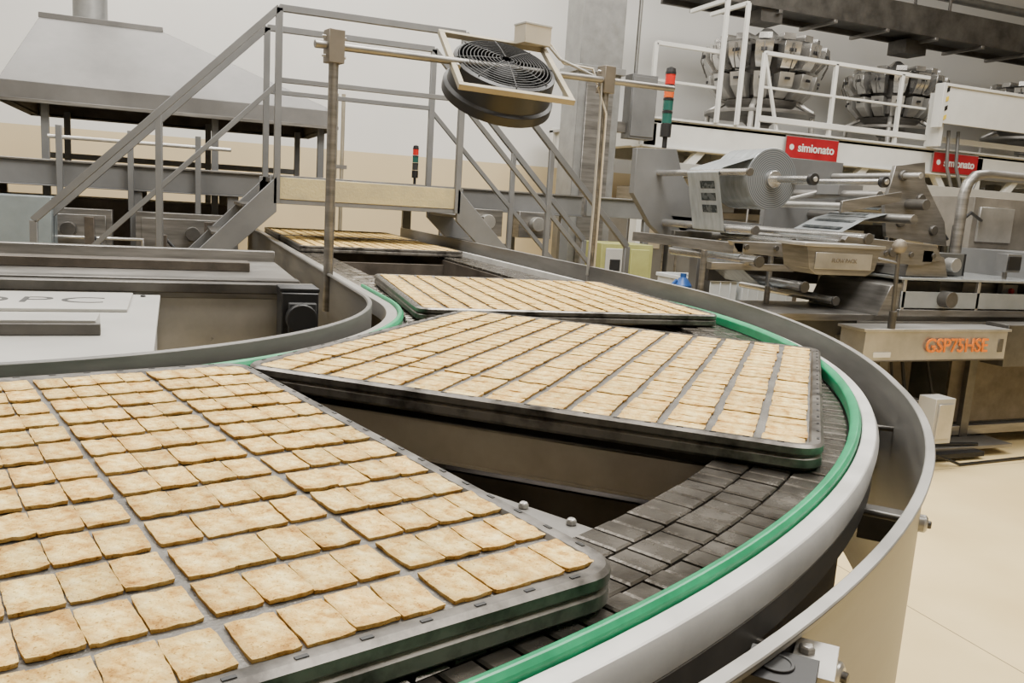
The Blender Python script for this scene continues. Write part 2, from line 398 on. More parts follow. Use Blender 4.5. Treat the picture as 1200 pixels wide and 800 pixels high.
# ------------------------------------------------------------------ foot bridge with stairs
br=B('stair_footbridge')
xl,xr,yf,yb=.60,1.785,5.5,6.22
br.box(xl-.04,xr+.04,yf,yf+.02,1.27,1.44,'paint');br.box(xl,xr,yf-.004,yf,1.30,1.435,'tread')
br.box(xl-.04,xr+.04,yb-.02,yb,1.27,1.44,'paint');br.box(xl,xr,yf+.02,yb-.02,1.405,1.435,'steel_d')
def bar(a,b_,w=.04,kk='paint'):
    a=Vector(a);b_=Vector(b_);d=(b_-a);L_=d.length;q=d.to_track_quat('Z','Y').to_matrix().to_4x4()
    br.box(-w/2,w/2,-w/2,w/2,0,L_,kk,Matrix.Translation(a)@q)
for y in (yf,yb):
    for x in (xl,xr): bar((x,y,1.27),(x,y,2.44))
    bar((xl,y,2.44),(xr,y,2.44));bar((xl,y,2.02),(xr,y,2.02),.03)
    L=1.42
    for s_,x in ((-1,xl),(1,xr)):
        br.prism([(x,y-.02,1.44),(x+s_*L,y-.02,1.44-L*1.03),(x+s_*(L-.12),y-.02,0),(x,y-.02,1.22)],(0,.04,0),'paint')
        bar((x,y,2.44),(x+s_*1.34,y,1.10));bar((x,y,2.0),(x+s_*1.34,y,.66),.03)
        bar((x+s_*1.34,y,1.10),(x+s_*1.34,y,.1));bar((x+s_*.68,y,1.76),(x+s_*.68,y,.8),.035)
for i in range(7):
    z=1.26-i*.18;d=.09+i*.175
    br.box(xl-d-.12,xl-d+.08,yf+.02,yb-.02,z-.02,z,'steel_d');br.box(xr+d-.08,xr+d+.12,yf+.02,yb-.02,z-.02,z,'steel_d')
br.done(bevel=.003,seg=1)

# ------------------------------------------------------------------ fan with poles
fn=B('fan_on_pole_frame')
P1=Vector((.565,3.33,1.0));P2=Vector((1.862,3.60,1.0))
fn.tube([P1-Vector((0,0,.10)),P1+Vector((0,0,.96))],.019,'steel',14);fn.tube([P2-Vector((0,0,.1)),P2+Vector((0,0,1.0))],.019,'steel',14)
A=Vector((.49,3.31,1.905));Bq=Vector((2.27,3.67,1.965));fn.tube([A,Bq],.015,'steel',14)
for P,z in ((P1,1.905),(P2,1.955)):
    fn.cbox((P.x,P.y,z),(.062,.062,.12),'clamp',.2)
    for dz in (-.035,.035): fn.tube([(P.x-.045,P.y,z+dz),(P.x+.045,P.y,z+dz)],.006,'steel_l',8)
fc=Vector((1.305,3.46,1.935));ex=Vector((1,0,0));ey=Vector((0,.832,.555));ez=ex.cross(ey)
TF=Matrix((( ex.x,ey.x,ez.x,fc.x),(ex.y,ey.y,ez.y,fc.y),(ex.z,ey.z,ez.z,fc.z),(0,0,0,1)))@Matrix.Rotation(math.radians(-3),4,'Z')
hs=.25;w=.024
for s_ in (-1,1):
    fn.box(-hs,hs,s_*(hs-w/2)-w/2,s_*(hs-w/2)+w/2,-.012,.012,'wood',TF)
    fn.box(s_*(hs-w/2)-w/2,s_*(hs-w/2)+w/2,-hs+w,hs-w,-.012,.012,'wood',TF)
def ringT(prof,k,seg=48,dx=0,dy=0):
    fn.loft([[TF@Vector((dx+r*math.cos(2*math.pi*j/seg),dy+r*math.sin(2*math.pi*j/seg),z)) for j in range(seg)] for r,z in prof],k,cap=False)
ringT([(.226,-.155),(.244,-.15),(.244,-.11),(.228,-.10),(.222,.004),(.205,.012),(.205,-.12)],'black')
ringT([(.226,-.155),(.19,-.168),(.10,-.178),(.03,-.18),(.001,-.18)],'matblack')
ringT([(.205,-.10),(.10,-.12),(.001,-.12)],'matblack')
for i in range(12):
    r=.03+i*.0155
    pts=[TF@Vector((r*math.cos(t),r*math.sin(t),.012+.02*(1-(r/.21)**2))) for t in np.linspace(0,2*math.pi,41)]
    fn.tube(pts,.0024,'rubber',5,cap=False)
for i in range(8):
    t=i*math.pi/4;fn.tube([TF@Vector((.02*math.cos(t),.02*math.sin(t),.033)),TF@Vector((.12*math.cos(t),.12*math.sin(t),.026)),TF@Vector((.215*math.cos(t),.215*math.sin(t),.012))],.0028,'rubber',5)
fn.loft([[TF@Vector((r*math.cos(2*math.pi*j/20),r*math.sin(2*math.pi*j/20),z)) for j in range(20)] for r,z in ((.06,-.11),(.06,-.02),(.03,.0))],'matblack')
for i in range(5):
    t=i*2*math.pi/5
    q=[Vector((.05*math.cos(t),.05*math.sin(t),-.05)),Vector((.18*math.cos(t-.25),.18*math.sin(t-.25),-.04)),Vector((.19*math.cos(t+.3),.19*math.sin(t+.3),-.08)),Vector((.055*math.cos(t+.6),.055*math.sin(t+.6),-.08))]
    fn.prism([TF@v for v in q],ez*.004,'matblack')
fn.tube([(1.08,3.45,1.925),(1.08,3.40,1.90)],.012,'steel',8)
fn.tube([(1.57,3.50,1.94),(1.57,3.56,1.945)],.012,'steel',8)
fn.cbox((1.49,3.62,2.105),(.14,.09,.08),'beige',.2);fn.cbox((1.49,3.62,2.148),(.145,.095,.010),'paint_l',.2)
fn.tube([(1.55,3.60,2.08),(1.62,3.60,2.02),(1.72,3.60,1.99),(1.83,3.58,1.95),(1.83,3.57,1.7),(1.835,3.575,1.35),(1.83,3.575,1.05)],.007,'paint_l',8)
fn.tube([(1.56,3.62,2.10),(1.66,3.64,2.01),(1.80,3.62,2.0),(1.86,3.57,1.8),(1.865,3.575,1.4),(1.86,3.57,1.05)],.006,'beige',8)
fn.done(bevel=.002,seg=1)

# ------------------------------------------------------------------ left cabinet inside the bend
cb=B('control_cabinet')
cb.box(-1.6,-.05,1.82,2.95,.25,.985,'paint_l')
cb.box(-1.62,-.04,1.81,2.955,.985,1.0,'paint_l')
cb.box(-1.5,-.12,2.55,2.92,1.0,1.010,'paint_l')
cb.box(-1.4,-.17,2.18,2.30,1.0,1.035,'paint_l');cb.box(-1.38,-.16,2.165,2.18,1.0,1.028,'steel_d')
for x in (-.09,-1.55):
    for y in (1.86,2.9): cb.lathe([(.008,0),(.008,.004),(.005,.006)],(x,y,1.0),'black',seg=10)
for x in (-1.5,-.15):
    for y in (1.95,2.8): cb.box(x-.04,x+.04,y-.04,y+.04,0,.25,'steel_d')
CB=cb.done(bevel=.006,seg=2)
text('cabinet_lettering','OPC',.17,(-.38,2.72,1.0105),'rubber',CB,rot=(0,0,0),ext=.0005,sx=1.1,off=-.01,sp=1.1)
ct=B('steel_work_table')
ct.box(-3.2,.46,3.02,3.04,.55,1.0,'steel_l');ct.box(-3.2,.46,3.0,4.3,.985,1.01,'steel')
ct.box(-3.2,.46,2.98,3.03,1.005,1.04,'steel_d');ct.box(-3.2,.46,4.25,4.30,1.0,1.06,'steel')
ct.box(-3.2,.44,3.2,3.28,1.01,1.03,'steel_d');ct.box(-3.2,.3,3.7,3.8,1.01,1.05,'brown')
for x in (-3.1,-1.4,.38):
    for y in (3.05,4.22): ct.box(x-.03,x+.03,y-.03,y+.03,0,.985,'steel')
ct.done(bevel=.003,seg=1)
gb=B('gear_motor')
gb.box(.33,.45,2.82,2.96,.86,1.03,'black');gb.lathe([(.05,0),(.05,.05),(.03,.06)],(.39,2.76,.95),'black','Y',seg=20)
gb.box(.35,.44,2.79,2.82,.9,1.0,'rubber')
for i in range(5): gb.box(.325,.455,2.835+i*.026,2.845+i*.026,1.03,1.045,'black')
gb.tube([(.40,2.78,.86),(.42,2.78,.7),(.42,2.8,.3)],.01,'black',8);gb.box(.34,.44,2.83,2.95,0,.86,'steel_d')
gb.done(bevel=.004,seg=2)

# ------------------------------------------------------------------ oven line at left rear
hd=B('exhaust_hood')
def rect(x0,x1,y0,y1,z):return [Vector((x0,y0,z)),Vector((x1,y0,z)),Vector((x1,y1,z)),Vector((x0,y1,z))]
a=(-1.12,1.2,6.9,8.5)
hd.loft([rect(*a,1.86),rect(*a,1.99),rect(-.92,-.08,7.45,8.0,2.52)],'hood',cap=False)
hd.loft([rect(-1.08,1.16,6.94,8.46,1.86),rect(-1.08,1.16,6.94,8.46,1.97),rect(-.90,-.10,7.47,7.98,2.50)],'brown',cap=False)
hd.loft([rect(-1.14,1.22,6.88,8.52,1.85),rect(-1.14,1.22,6.88,8.52,1.875),rect(-1.08,1.16,6.94,8.46,1.875),rect(-1.08,1.16,6.94,8.46,1.85)],'steel',cap=False)
hd.box(-.93,-.07,7.44,8.01,2.51,2.55,'hood')
for z in np.arange(2.55,6.1,.35):
    hd.lathe([(.125,0),(.125,.33),(.132,.335),(.132,.35)],(-.60,7.7,float(z)),'duct',seg=24)
for x,y in ((-.85,7.0),(.3,7.0),(1.1,7.0),(-.85,8.4),(.3,8.4),(1.1,8.4)):
    hd.box(x-.025,x+.025,y-.025,y+.025,(1.465 if x==1.1 else 0),1.9,'paint')
hd.box(-1.0,1.1,8.38,8.42,1.5,1.55,'paint')
hd.done(bevel=.003,seg=1)
ov=B('oven_conveyor_line')
for y in (6.75,8.0):
    x1=3.35
    ov.box(-5,x1,y,y+.06,1.29,1.45,'paint');ov.box(-5,x1,y-.02,y+.08,1.45,1.465,'steel');ov.box(-5,x1,y-.02,y+.08,1.28,1.29,'paint')
    for x in (-4.6,-3.5,-2.4,-1.3,-.25,.42,2.1,3.2):
        ov.box(x-.04,x+.04,y,y+.06,0,1.28,'paint');ov.box(x-.07,x+.07,y-.03,y+.09,0,.02,'steel_d')
ov.box(-5,3.35,6.85,7.98,1.30,1.32,'steel_d')
for x in np.arange(-4.8,3.3,.3):
    x=float(x);ov.tube([(x,6.8,1.40),(x,8.02,1.40)],.04,'steel_d',12)
for x in (-2.2,-1.15,-.35):
    ov.box(x+.1,x+.75,6.6,6.72,.84,1.14,'steel');ov.box(x+.14,x+.71,6.585,6.60,.88,1.10,'steel')
    ov.tube([(x+.48,6.58,1.0),(x+.48,6.5,1.0)],.05,'steel_d',16)
ov.box(-5,.4,6.55,6.62,.74,.80,'paint');ov.box(-5,.4,6.5,6.56,.45,.53,'brown')
ov.box(-5,.4,7.1,7.9,.35,1.2,'brown')
for x in (-.75,-.3,.15): ov.box(x,x+.04,6.66,6.70,1.14,1.7,'paint');
ov.tube([(-.8,6.68,1.62),(.4,6.68,1.62)],.014,'steel_l',10)
ov.tube([(-1.4,6.45,.62),(.3,6.45,.62),(.33,6.6,.62)],.02,'steel_l',10)
ov.tube([(-1.4,6.45,.95),(-.2,6.45,.95),(-.2,6.45,.6)],.016,'steel_l',10)
ov.box(-1.6,-.72,6.1,6.4,.9,1.22,'bluegrey');ov.box(-1.62,-.70,6.08,6.42,.86,.9,'steel');
for x in (-1.58,-.75): ov.box(x-.02,x+.02,6.12,6.16,0,.86,'steel')
for x in (2.25,2.7):
    ov.box(x,x+.3,6.60,6.74,1.08,1.30,'steel');ov.tube([(x+.15,6.6,1.2),(x+.15,6.52,1.2)],.06,'steel_l',16)
for i,x in enumerate((-1.9,-1.2,-.6,0.05)):
    ov.box(x,x+.28,6.30,6.5,.3,.62+.06*(i%2),'clutter2');ov.box(x+.05,x+.1,6.28,6.3,.35,.55,'steel')
for i,x in enumerate((-1.0,-.55,-.1,.2)):
    ov.box(x,x+.06,6.28,6.34,.0,1.0+.1*(i%2),'brown');ov.tube([(x+.03,6.3,1.0),(x+.2,6.3,.8),(x+.3,6.3,.78)],.012,'rubber',8)
ov.done(bevel=.003,seg=1)
pp=B('vertical_pipes')
for x in (1.55,1.62): pp.tube([(x,8.9,0),(x,8.9,2.35)],.02,'wood',10)
pp.box(1.5,1.67,8.88,8.92,1.6,1.64,'steel')
pp.done()
sb=B('support_beam');sb.box(3.4,4.1,6.75,6.81,1.29,1.45,'paint');sb.box(3.4,4.1,6.73,6.83,1.45,1.465,'steel');sb.box(4.0,4.06,6.75,6.81,0,1.29,'paint');sb.done(bevel=.003,seg=1)
def tower(name,x,y,z,s=1,lit=True):
    t=B(name);r=.028*s
    t.lathe([(r*.5,0),(r*.5,.06*s)],(x,y,z),'black',seg=12);t.lathe([(r*1.1,.06*s),(r*1.1,.13*s)],(x,y,z),'black',seg=20)
    zz=.13*s
    for kk in ('greenlamp','greenlamp','amberlamp','redlamp') if lit else ('rubber','greenlamp','redlamp'):
        t.lathe([(r,zz+.004*s),(r,zz+.058*s)],(x,y,z),kk,seg=20);t.lathe([(r*1.06,zz+.058*s),(r*1.06,zz+.070*s)],(x,y,z),'black',seg=20);zz+=.070*s
    t.lathe([(r,zz),(r*.9,zz+.02*s),(r*.3,zz+.028*s)],(x,y,z),'black',seg=20)
    return t.done()
tower('signal_tower_light',3.02,4.93,1.788,1.18)
tower('signal_tower_light',1.83,6.78,1.466,.85,False)

# ------------------------------------------------------------------ column
co=B('steel_column')
co.box(3.47,3.91,7.25,7.6,0,H,'duct');co.box(3.44,3.94,7.22,7.63,2.6,2.66,'duct');co.box(3.44,3.94,7.22,7.63,4.0,4.06,'duct')
co.box(3.55,3.83,7.23,7.25,0,2.6,'steel')
co.done(bevel=.004,seg=1)
eb=B('electrical_box');eb.box(4.06,4.34,7.3,7.45,2.05,2.65,'paint');eb.box(4.07,4.33,7.29,7.3,2.07,2.63,'paint');eb.tube([(4.14,7.4,2.65),(4.14,7.4,6.1)],.02,'duct',8);eb.box(3.95,4.06,7.35,7.42,2.1,2.2,'steel')
eb.done(bevel=.004,seg=1)

# ------------------------------------------------------------------ small stuff behind the bend
gc=B('yellow_green_machine_cabinet');X=.72;gc.box(2.62+X,3.12+X,6.3,6.7,.12,1.08,'ygreen');gc.box(2.66+X,2.86+X,6.285,6.3,.3,1.04,'paint_l');gc.box(2.90+X,3.08+X,6.285,6.3,.3,1.04,'ygreen');gc.box(2.65+X,3.09+X,6.35,6.65,0,.12,'black');gc.box(2.7+X,2.8+X,6.28,6.29,.85,.95,'black')
gc.done(bevel=.005)
for i,(x,z) in enumerate(((3.9,.0),(3.9,.30),(3.9,.60),(4.46,.0),(4.46,.30),(4.46,.60))):
    c=B('plastic_crate');w,d,h,t=.5,.38,.29,.014;x0,y0=x-w/2,5.5
    c.box(x0,x0+w,y0,y0+d,z,z+.015,'crate')
    for (a0,a1,b0,b1) in ((0,w,0,t),(0,w,d-t,d),(0,t,t,d-t),(w-t,w,t,d-t)): c.box(x0+a0,x0+a1,y0+b0,y0+b1,z+.015,z+h-.02,'crate')
    for (a0,a1,b0,b1) in ((-.012,w+.012,-.012,t),(-.012,w+.012,d-t,d+.012),(-.012,t,t,d-t),(w-t,w+.012,t,d-t)): c.box(x0+a0,x0+a1,y0+b0,y0+b1,z+h-.03,z+h-.002,'crate')
    for q in range(5): c.box(x0+.05+q*.095,x0+.06+q*.095,y0-.008,y0,z+.02,z+h-.03,'crate')
    c.done(bevel=.002,seg=1)
bj=B('blue_plastic_jug');bj.lathe([(.055,0),(.06,.01),(.06,.13),(.03,.17),(.02,.18),(.02,.205)],(3.08,4.65,.78),'blue');bj.tube([(3.03,4.65,.94),(3.0,4.65,.91),(3.01,4.65,.84)],.01,'blue',8);bj.done()
js=B('tool_stand');js.box(2.98,3.18,4.55,4.78,.76,.78,'steel');js.box(3.06,3.10,4.63,4.67,0,.76,'steel');js.box(2.98,3.18,4.55,4.78,0,.02,'steel_d');js.done(bevel=.003,seg=1)

# ------------------------------------------------------------------ flow wrapping machine
fw=B('flow_wrapping_machine')
fw.box(3.75,8.0,3.72,4.7,.62,.70,'steel');fw.box(4.55,8.0,3.8,4.65,.12,.62,'clutter1')
fw.box(4.55,8.0,3.78,3.80,.16,.60,'brown')
for x in (3.95,4.7,5.6,6.8,7.8):
    for y in (3.78,4.62): fw.box(x-.035,x+.035,y-.035,y+.035,.03,.62,'steel_d');fw.lathe([(.05,0),(.05,.012),(.02,.04)],(x,y,0),'black',seg=14)
fw.box(3.9,8.0,3.75,3.82,.08,.14,'steel')
fw.box(3.85,4.6,3.5,3.62,.02,.05,'black');fw.box(3.9,4.9,3.55,3.9,.05,.07,'steel')
fw.box(3.8,4.5,4.2,4.65,.1,.6,'clutter1');fw.box(4.05,4.4,3.95,4.2,.3,.6,'brown')
fw.tube([(3.95,3.7,.6),(3.92,3.62,.4),(4.0,3.5,.12),(4.3,3.42,.012),(4.9,3.45,.012)],.009,'black',8)
fw.tube([(4.1,3.76,.6),(4.08,3.66,.3),(4.2,3.6,.09),(4.6,3.56,.08)],.012,'black',8)
fw.tube([(4.3,3.76,.6),(4.32,3.7,.38),(4.5,3.68,.32),(4.56,3.78,.3)],.010,'black',8)
fw.box(3.58,4.70,3.55,3.74,.61,.79,'steel_l');fw.box(3.56,4.72,3.54,3.75,.785,.80,'steel_l');fw.box(4.63,4.67,3.545,3.55,.66,.74,'steel_d')
fw.box(3.65,3.78,3.546,3.55,.635,.665,'white');fw.box(3.58,4.70,3.546,3.55,.61,.618,'steel_d')
fw.box(4.74,8.0,3.58,3.74,.56,.82,'steel_d')
fw.box(2.95,8.0,3.85,4.45,.80,.84,'steel');fw.box(2.95,3.05,3.9,4.4,.0,.80,'steel')
fw.box(3.10,3.9,3.95,4.35,.55,.80,'clutter1')
fw.box(4.05,5.35,3.78,4.5,.84,.88,'steel')
for x in (4.08,4.7,5.3): fw.box(x-.012,x+.012,3.79,3.81,.88,1.07,'steel_l');fw.box(x-.012,x+.012,4.46,4.48,.88,1.07,'steel_l')
fw.box(4.06,5.34,3.79,3.796,.89,.99,'acrylic');fw.box(4.04,5.36,3.78,4.5,1.06,1.075,'acrylic')
fw.box(4.25,4.55,3.95,4.3,.88,1.04,'steel_d');fw.tube([(4.4,3.8,.95),(4.4,3.72,.95)],.05,'steel_d',16)
fw.box(4.75,5.2,3.95,4.35,.88,1.04,'steel');fw.tube([(4.6,3.9,.93),(5.3,3.9,.93)],.02,'steel_l',10)
fw.prism([(3.9,3.8,.84),(4.1,3.8,.84),(4.1,3.8,1.05),(3.98,3.8,1.02)],(0,.6,0),'steel')
fw.prism([(4.1,3.82,1.08),(4.45,3.82,1.08),(4.40,3.82,1.20),(4.22,3.82,1.24),(4.12,3.82,1.18)],(0,.5,0),'steel')
fw.box(4.5,4.78,4.0,4.3,1.08,1.22,'clutter1');fw.tube([(4.64,4.0,1.15),(4.64,3.93,1.15)],.045,'steel_l',16)
fw.box(5.35,6.4,3.8,4.6,.84,1.25,'paint');fw.box(5.5,6.3,3.785,3.80,.90,1.2,'bluegrey')
fw.box(5.4,6.3,4.5,4.9,1.25,1.62,'clutter2');fw.box(5.45,5.8,4.48,4.5,1.3,1.55,'steel_l')
fw.tube([(4.87,4.15,.9),(4.87,4.15,1.60),(4.89,4.15,1.68),(4.95,4.15,1.735),(5.05,4.15,1.75),(6.6,4.15,1.75)],.035,'steel',14)
fw.box(4.80,4.86,4.05,4.1,1.05,1.22,'black');fw.box(5.05,5.18,3.9,3.98,1.12,1.24,'paint');fw.box(5.055,5.175,3.893,3.90,1.135,1.225,'black')
fw.tube([(5.11,3.95,.9),(5.11,3.95,1.13)],.015,'steel',8)
for i in range(3): fw.lathe([(.018,-.02),(.018,0)],(5.11,3.893,1.0-i*.05),'red' if i==0 else 'black','Y',seg=12)
fw.box(5.04,5.18,3.893,3.93,.88,1.04,'paint')
fw.tube([(5.0,4.3,1.08),(5.0,4.3,1.4),(5.2,4.35,1.5),(5.5,4.5,1.45)],.012,'black',8)
fw.tube([(4.7,4.6,1.1),(4.72,4.6,1.45),(4.95,4.6,1.6),(5.3,4.6,1.3)],.012,'rubber',8)
# back plate of reel stand
fw.prism([(2.80,4.9,1.77),(3.10,4.9,1.785),(3.16,4.9,1.62),(3.30,4.9,1.45),(3.44,4.9,1.16),(3.20,4.9,1.10),(2.95,4.9,1.28),(2.80,4.9,1.48)],(0,.06,0),'paint')
fw.prism([(3.10,4.9,1.35),(4.9,4.9,1.30),(4.9,4.9,1.12),(3.3,4.9,1.12)],(0,.05,0),'paint')
fw.box(3.35,3.47,4.9,5.0,0,1.3,'paint');fw.box(4.6,4.75,4.9,5.0,0,1.3,'paint')
rc=(3.34,4.20,1.604)
fw.lathe([(.183,0),(.183,.34)],rc,'film','Y',seg=64);fw.lathe([(.05,-.004),(.182,-.003),(.182,.0)],rc,'rollend','Y',seg=64)
fw.lathe([(.05,-.03),(.05,0)],rc,'shiny','Y',seg=32);fw.tube([(3.34,4.95,1.604),(3.34,3.86,1.604)],.020,'shiny',16);fw.tube([(3.34,3.86,1.604),(3.34,3.83,1.604)],.034,'black',20)
fw.tube([(3.34,3.83,1.604),(3.34,3.82,1.604)],.014,'steel_l',12)
fw.tube([(3.50,4.95,1.60),(3.50,3.50,1.60)],.017,'shiny',16);fw.tube([(3.50,3.50,1.60),(3.50,3.47,1.60)],.030,'black',20);fw.tube([(3.5,3.47,1.6),(3.5,3.46,1.6)],.014,'steel_l',12)
fw.lathe([(.10,0),(.10,.02)],(3.34,4.56,1.604),'steel','Y',seg=32)
for (x,z,r,y0) in ((2.98,1.62,.02,3.95),(3.06,1.30,.024,3.95),(3.25,1.24,.026,3.85),(3.55,1.26,.02,3.8),(3.75,1.29,.028,3.8),(3.95,1.22,.025,3.8),(3.5,.98,.03,4.0),(3.75,.90,.025,4.0),(3.15,1.12,.03,4.0)):
    fw.tube([(x,4.92,z),(x,y0,z)],r,'shiny',16);fw.tube([(x,y0,z),(x,y0-.015,z)],r*1.15,'steel_d',16)
def web(pts,y0,y1,k,th=.002):
    n=len(pts);vs=[(x,y,z) for x,z in pts for y in (y0,y1)]
    fw.add(vs,[(2*i,2*i+1,2*i+3,2*i+2) for i in range(n-1)],k)
web([(3.20,1.722),(2.98,1.648),(2.955,1.62),(3.02,1.35),(3.035,1.28),(3.07,1.268),(3.22,1.272),(3.26,1.27)],4.2,4.53,'film')
for zz in (1.57,1.50,1.43):
    xx=2.955+(1.62-zz)/.27*.065
    web([(xx-.002,zz),(xx+.010,zz-.045)],4.25,4.40,'filmdark')
web([(3.28,1.25),(3.12,1.14),(3.13,1.08),(3.3,.97),(3.5,.95),(3.75,.93),(3.78,.90),(3.95,.86),(4.1,.86)],4.15,4.5,'film')
for x in (3.32,3.55,3.66): web([(x,.972-(x-3.3)*.08),(x+.07,.967-(x-3.3)*.08)],4.2,4.45,'filmdark')
fw.prism([(2.80,3.80,1.24),(3.55,3.80,1.24),(3.6,3.80,1.30),(4.30,3.80,1.27),(4.36,3.80,1.19),(4.2,3.80,1.15),(3.2,3.80,1.16),(2.85,3.80,1.18)],(0,.04,0),'steel')
for x in (2.9,3.1,3.62,3.9,4.1,4.28): fw.lathe([(.016,-.012),(.016,0)],(x,3.80,1.21),'steel_d','Y',seg=12)
fw.prism([(2.95,4.6,1.26),(4.3,4.6,1.26),(4.3,4.6,1.16),(2.95,4.6,1.16)],(0,.04,0),'steel_d')
fw.box(2.82,2.88,3.8,4.9,1.17,1.23,'steel');fw.box(4.2,4.28,3.8,4.9,1.17,1.24,'steel')
fw.box(3.5,4.2,4.0,4.5,1.13,1.19,'steel_d');fw.box(3.6,3.9,4.05,4.4,1.19,1.24,'steel')
fw.box(2.9,3.5,4.1,4.15,1.06,1.10,'steel');fw.box(3.2,4.1,4.55,4.6,.95,1.12,'steel_d')
for x in (2.98,3.48,4.05): fw.tube([(x,4.3,.84),(x,4.3,1.16)],.018,'steel',10)
fw.prism([(3.02,3.46,1.245),(3.52,3.46,1.245),(3.49,3.46,1.13),(3.44,3.46,1.10),(3.10,3.46,1.10),(3.05,3.46,1.13)],(0,.20,0),'steel')
fw.box(3.0,3.54,3.45,3.68,1.245,1.262,'steel_l');fw.box(3.08,3.46,3.455,3.46,1.13,1.215,'steel_l')
fw.box(3.18,3.38,3.66,3.82,1.15,1.25,'steel')
fw.tube([(3.77,3.56,.80),(3.75,3.56,1.24)],.012,'steel_d',12);fw.lathe([(.002,0),(.028,.012),(.04,.035),(.04,.05),(.028,.075),(.002,.085)],(3.75,3.56,1.22),'clamp',seg=20)
fw.tube([(3.77,3.56,.80),(3.77,3.56,.9)],.022,'steel_d',12);fw.tube([(3.75,3.56,1.17),(3.6,3.7,1.2)],.01,'steel_d',8)
fw.prism([(4.35,4.25,1.30),(4.9,4.25,1.26),(4.85,4.25,1.42),(4.62,4.25,1.68),(4.60,4.25,1.80),(4.35,4.25,1.76),(4.3,4.25,1.50)],(0,.03,0),'steel')
for (x,z) in ((4.42,1.70),(4.45,1.40),(4.75,1.36),(4.6,1.56)): fw.lathe([(.03,-.02),(.035,-.01),(.035,0)],(x,4.25,z),'steel_d','Y',seg=16)
fw.tube([(4.42,4.95,1.70),(4.42,4.1,1.70)],.02,'steel_l',12);fw.tube([(4.5,4.95,1.52),(4.5,4.1,1.52)],.035,'steel_d',18);fw.tube([(4.25,4.95,1.42),(4.25,3.95,1.42)],.03,'steel',20)
web([(4.25,1.45),(4.05,1.40),(3.85,1.30),(3.78,1.26)],4.15,4.6,'film')
for x in (3.9,4.0,4.1,4.2):
    z=1.30+(x-3.85)*.45; web([(x,z+.012),(x+.035,z+.026)],4.2,4.55,'filmdark')
web([(3.78,1.26),(3.6,1.24),(3.45,1.25)],4.15,4.6,'film')
fw.tube([(4.0,4.92,1.55),(4.0,4.0,1.55)],.03,'steel',14);fw.box(3.85,4.5,4.88,4.93,1.3,1.8,'paint')
fw.tube([(3.72,4.92,1.47),(3.72,3.95,1.47)],.022,'steel_l',14);fw.prism([(3.65,3.93,1.50),(4.1,3.93,1.58),(4.1,3.93,1.52),(3.65,3.93,1.43)],(0,.02,0),'steel')
fw.box(3.95,4.15,4.3,4.5,1.55,1.62,'paint');fw.tube([(3.6,4.6,1.45),(4.2,4.5,1.62)],.015,'steel',10)
fw.box(3.97,4.12,3.36,3.48,.17,.43,'paint_l');fw.box(3.99,4.10,3.35,3.36,.20,.40,'steel_l');fw.box(4.02,4.08,3.48,3.8,.3,.38,'steel_d')
FW=fw.done(bevel=.003,seg=1)
text('panel_lettering','GSP75HSE',.115,(4.28,3.538,.70),'orange',FW,sx=.98,ext=.003,off=.01,sp=1.02)
text('plate_lettering','FLOW PACK',.03,(3.27,3.454,1.175),'clamp',FW)

# ------------------------------------------------------------------ mezzanine
mz=B('steel_mezzanine')
MY=7.5
mz.box(4.3,13,MY,MY+.12,2.02,2.28,'white');mz.box(4.3,13,MY-.03,MY+.15,2.28,2.30,'white');mz.box(4.3,13,MY-.03,MY+.15,2.0,2.02,'white')
mz.box(4.3,13,9.6,9.72,2.0,2.30,'white');mz.box(4.3,13,MY,9.72,2.24,2.27,'paint_l')
for x in (4.35,6.6,8.9,11.2): mz.box(x,x+.14,MY,9.7,2.02,2.24,'white');mz.box(x,x+.14,MY+.0,MY+.14,0,2.02,'white')
mz.box(4.3,13,7.0,7.06,1.72,1.84,'paint_l')
def mbar(a,b_,w=.04,k='white'):
    a=Vector(a);b_=Vector(b_);d=b_-a;mz.box(-w/2,w/2,-w/2,w/2,0,d.length,k,Matrix.Translation(a)@d.to_track_quat('Z','Y').to_matrix().to_4x4())
for a_ in (4.4,6.6): mbar((a_,MY+.05,1.3),(a_+.7,MY+.05,2.05),.08)
mbar((8.9,MY+.05,1.3),(8.3,MY+.05,2.05),.08);mbar((9.04,MY+.05,1.3),(9.7,MY+.05,2.05),.08)
for x in (5.7,6.65,7.6): mbar((x,MY,2.3),(x,MY,3.06))
mbar((5.7,MY,3.06),(8.0,MY,3.06));mbar((5.7,MY,2.72),(8.0,MY,2.72),.025);mbar((5.7,MY,2.40),(13,MY,2.40),.06)
for x in (5.15,5.40):
    mbar((x,MY-.05,2.3),(x+.0,MY-.05,3.5));
mbar((5.15,MY-.05,3.5),(5.15,MY+.6,3.5));mbar((5.40,MY-.05,3.5),(5.40,MY+.6,3.5))
mbar((5.7,MY,3.06),(5.95,MY-.0,2.3),.03)
mbar((4.4,MY,2.3),(4.4,MY,3.0));mbar((4.4,MY,3.0),(5.15,MY,3.0));mbar((4.4,MY,2.65),(5.15,MY,2.65),.025)
mz.box(8.0,13,MY-.25,MY-.22,2.55,2.95,'white');mz.box(8.0,13,MY-.27,MY-.20,2.95,2.98,'white');mz.box(7.95,8.0,MY-.27,MY-.15,2.5,2.98,'white')
for i in range(4): mz.prism([(8.0,MY-.256,2.57+i*.1),(8.06,MY-.256,2.60+i*.1),(8.06,MY-.256,2.65+i*.1),(8.0,MY-.256,2.62+i*.1)],(0,.005,0),'yellow' if i%2==0 else 'black')
for x in (8.05,10,12): mz.box(x,x+.05,MY-.2,MY,2.3,2.9,'white')
for x in (8.3,8.45): mz.tube([(x,MY-.1,2.5),(x+.02,MY-.12,2.1),(x+.12,MY-.14,1.85),(x+.3,MY-.12,1.8),(x+.42,MY-.1,2.0)],.02,'paint',8)
mz.done(bevel=.004,seg=1)
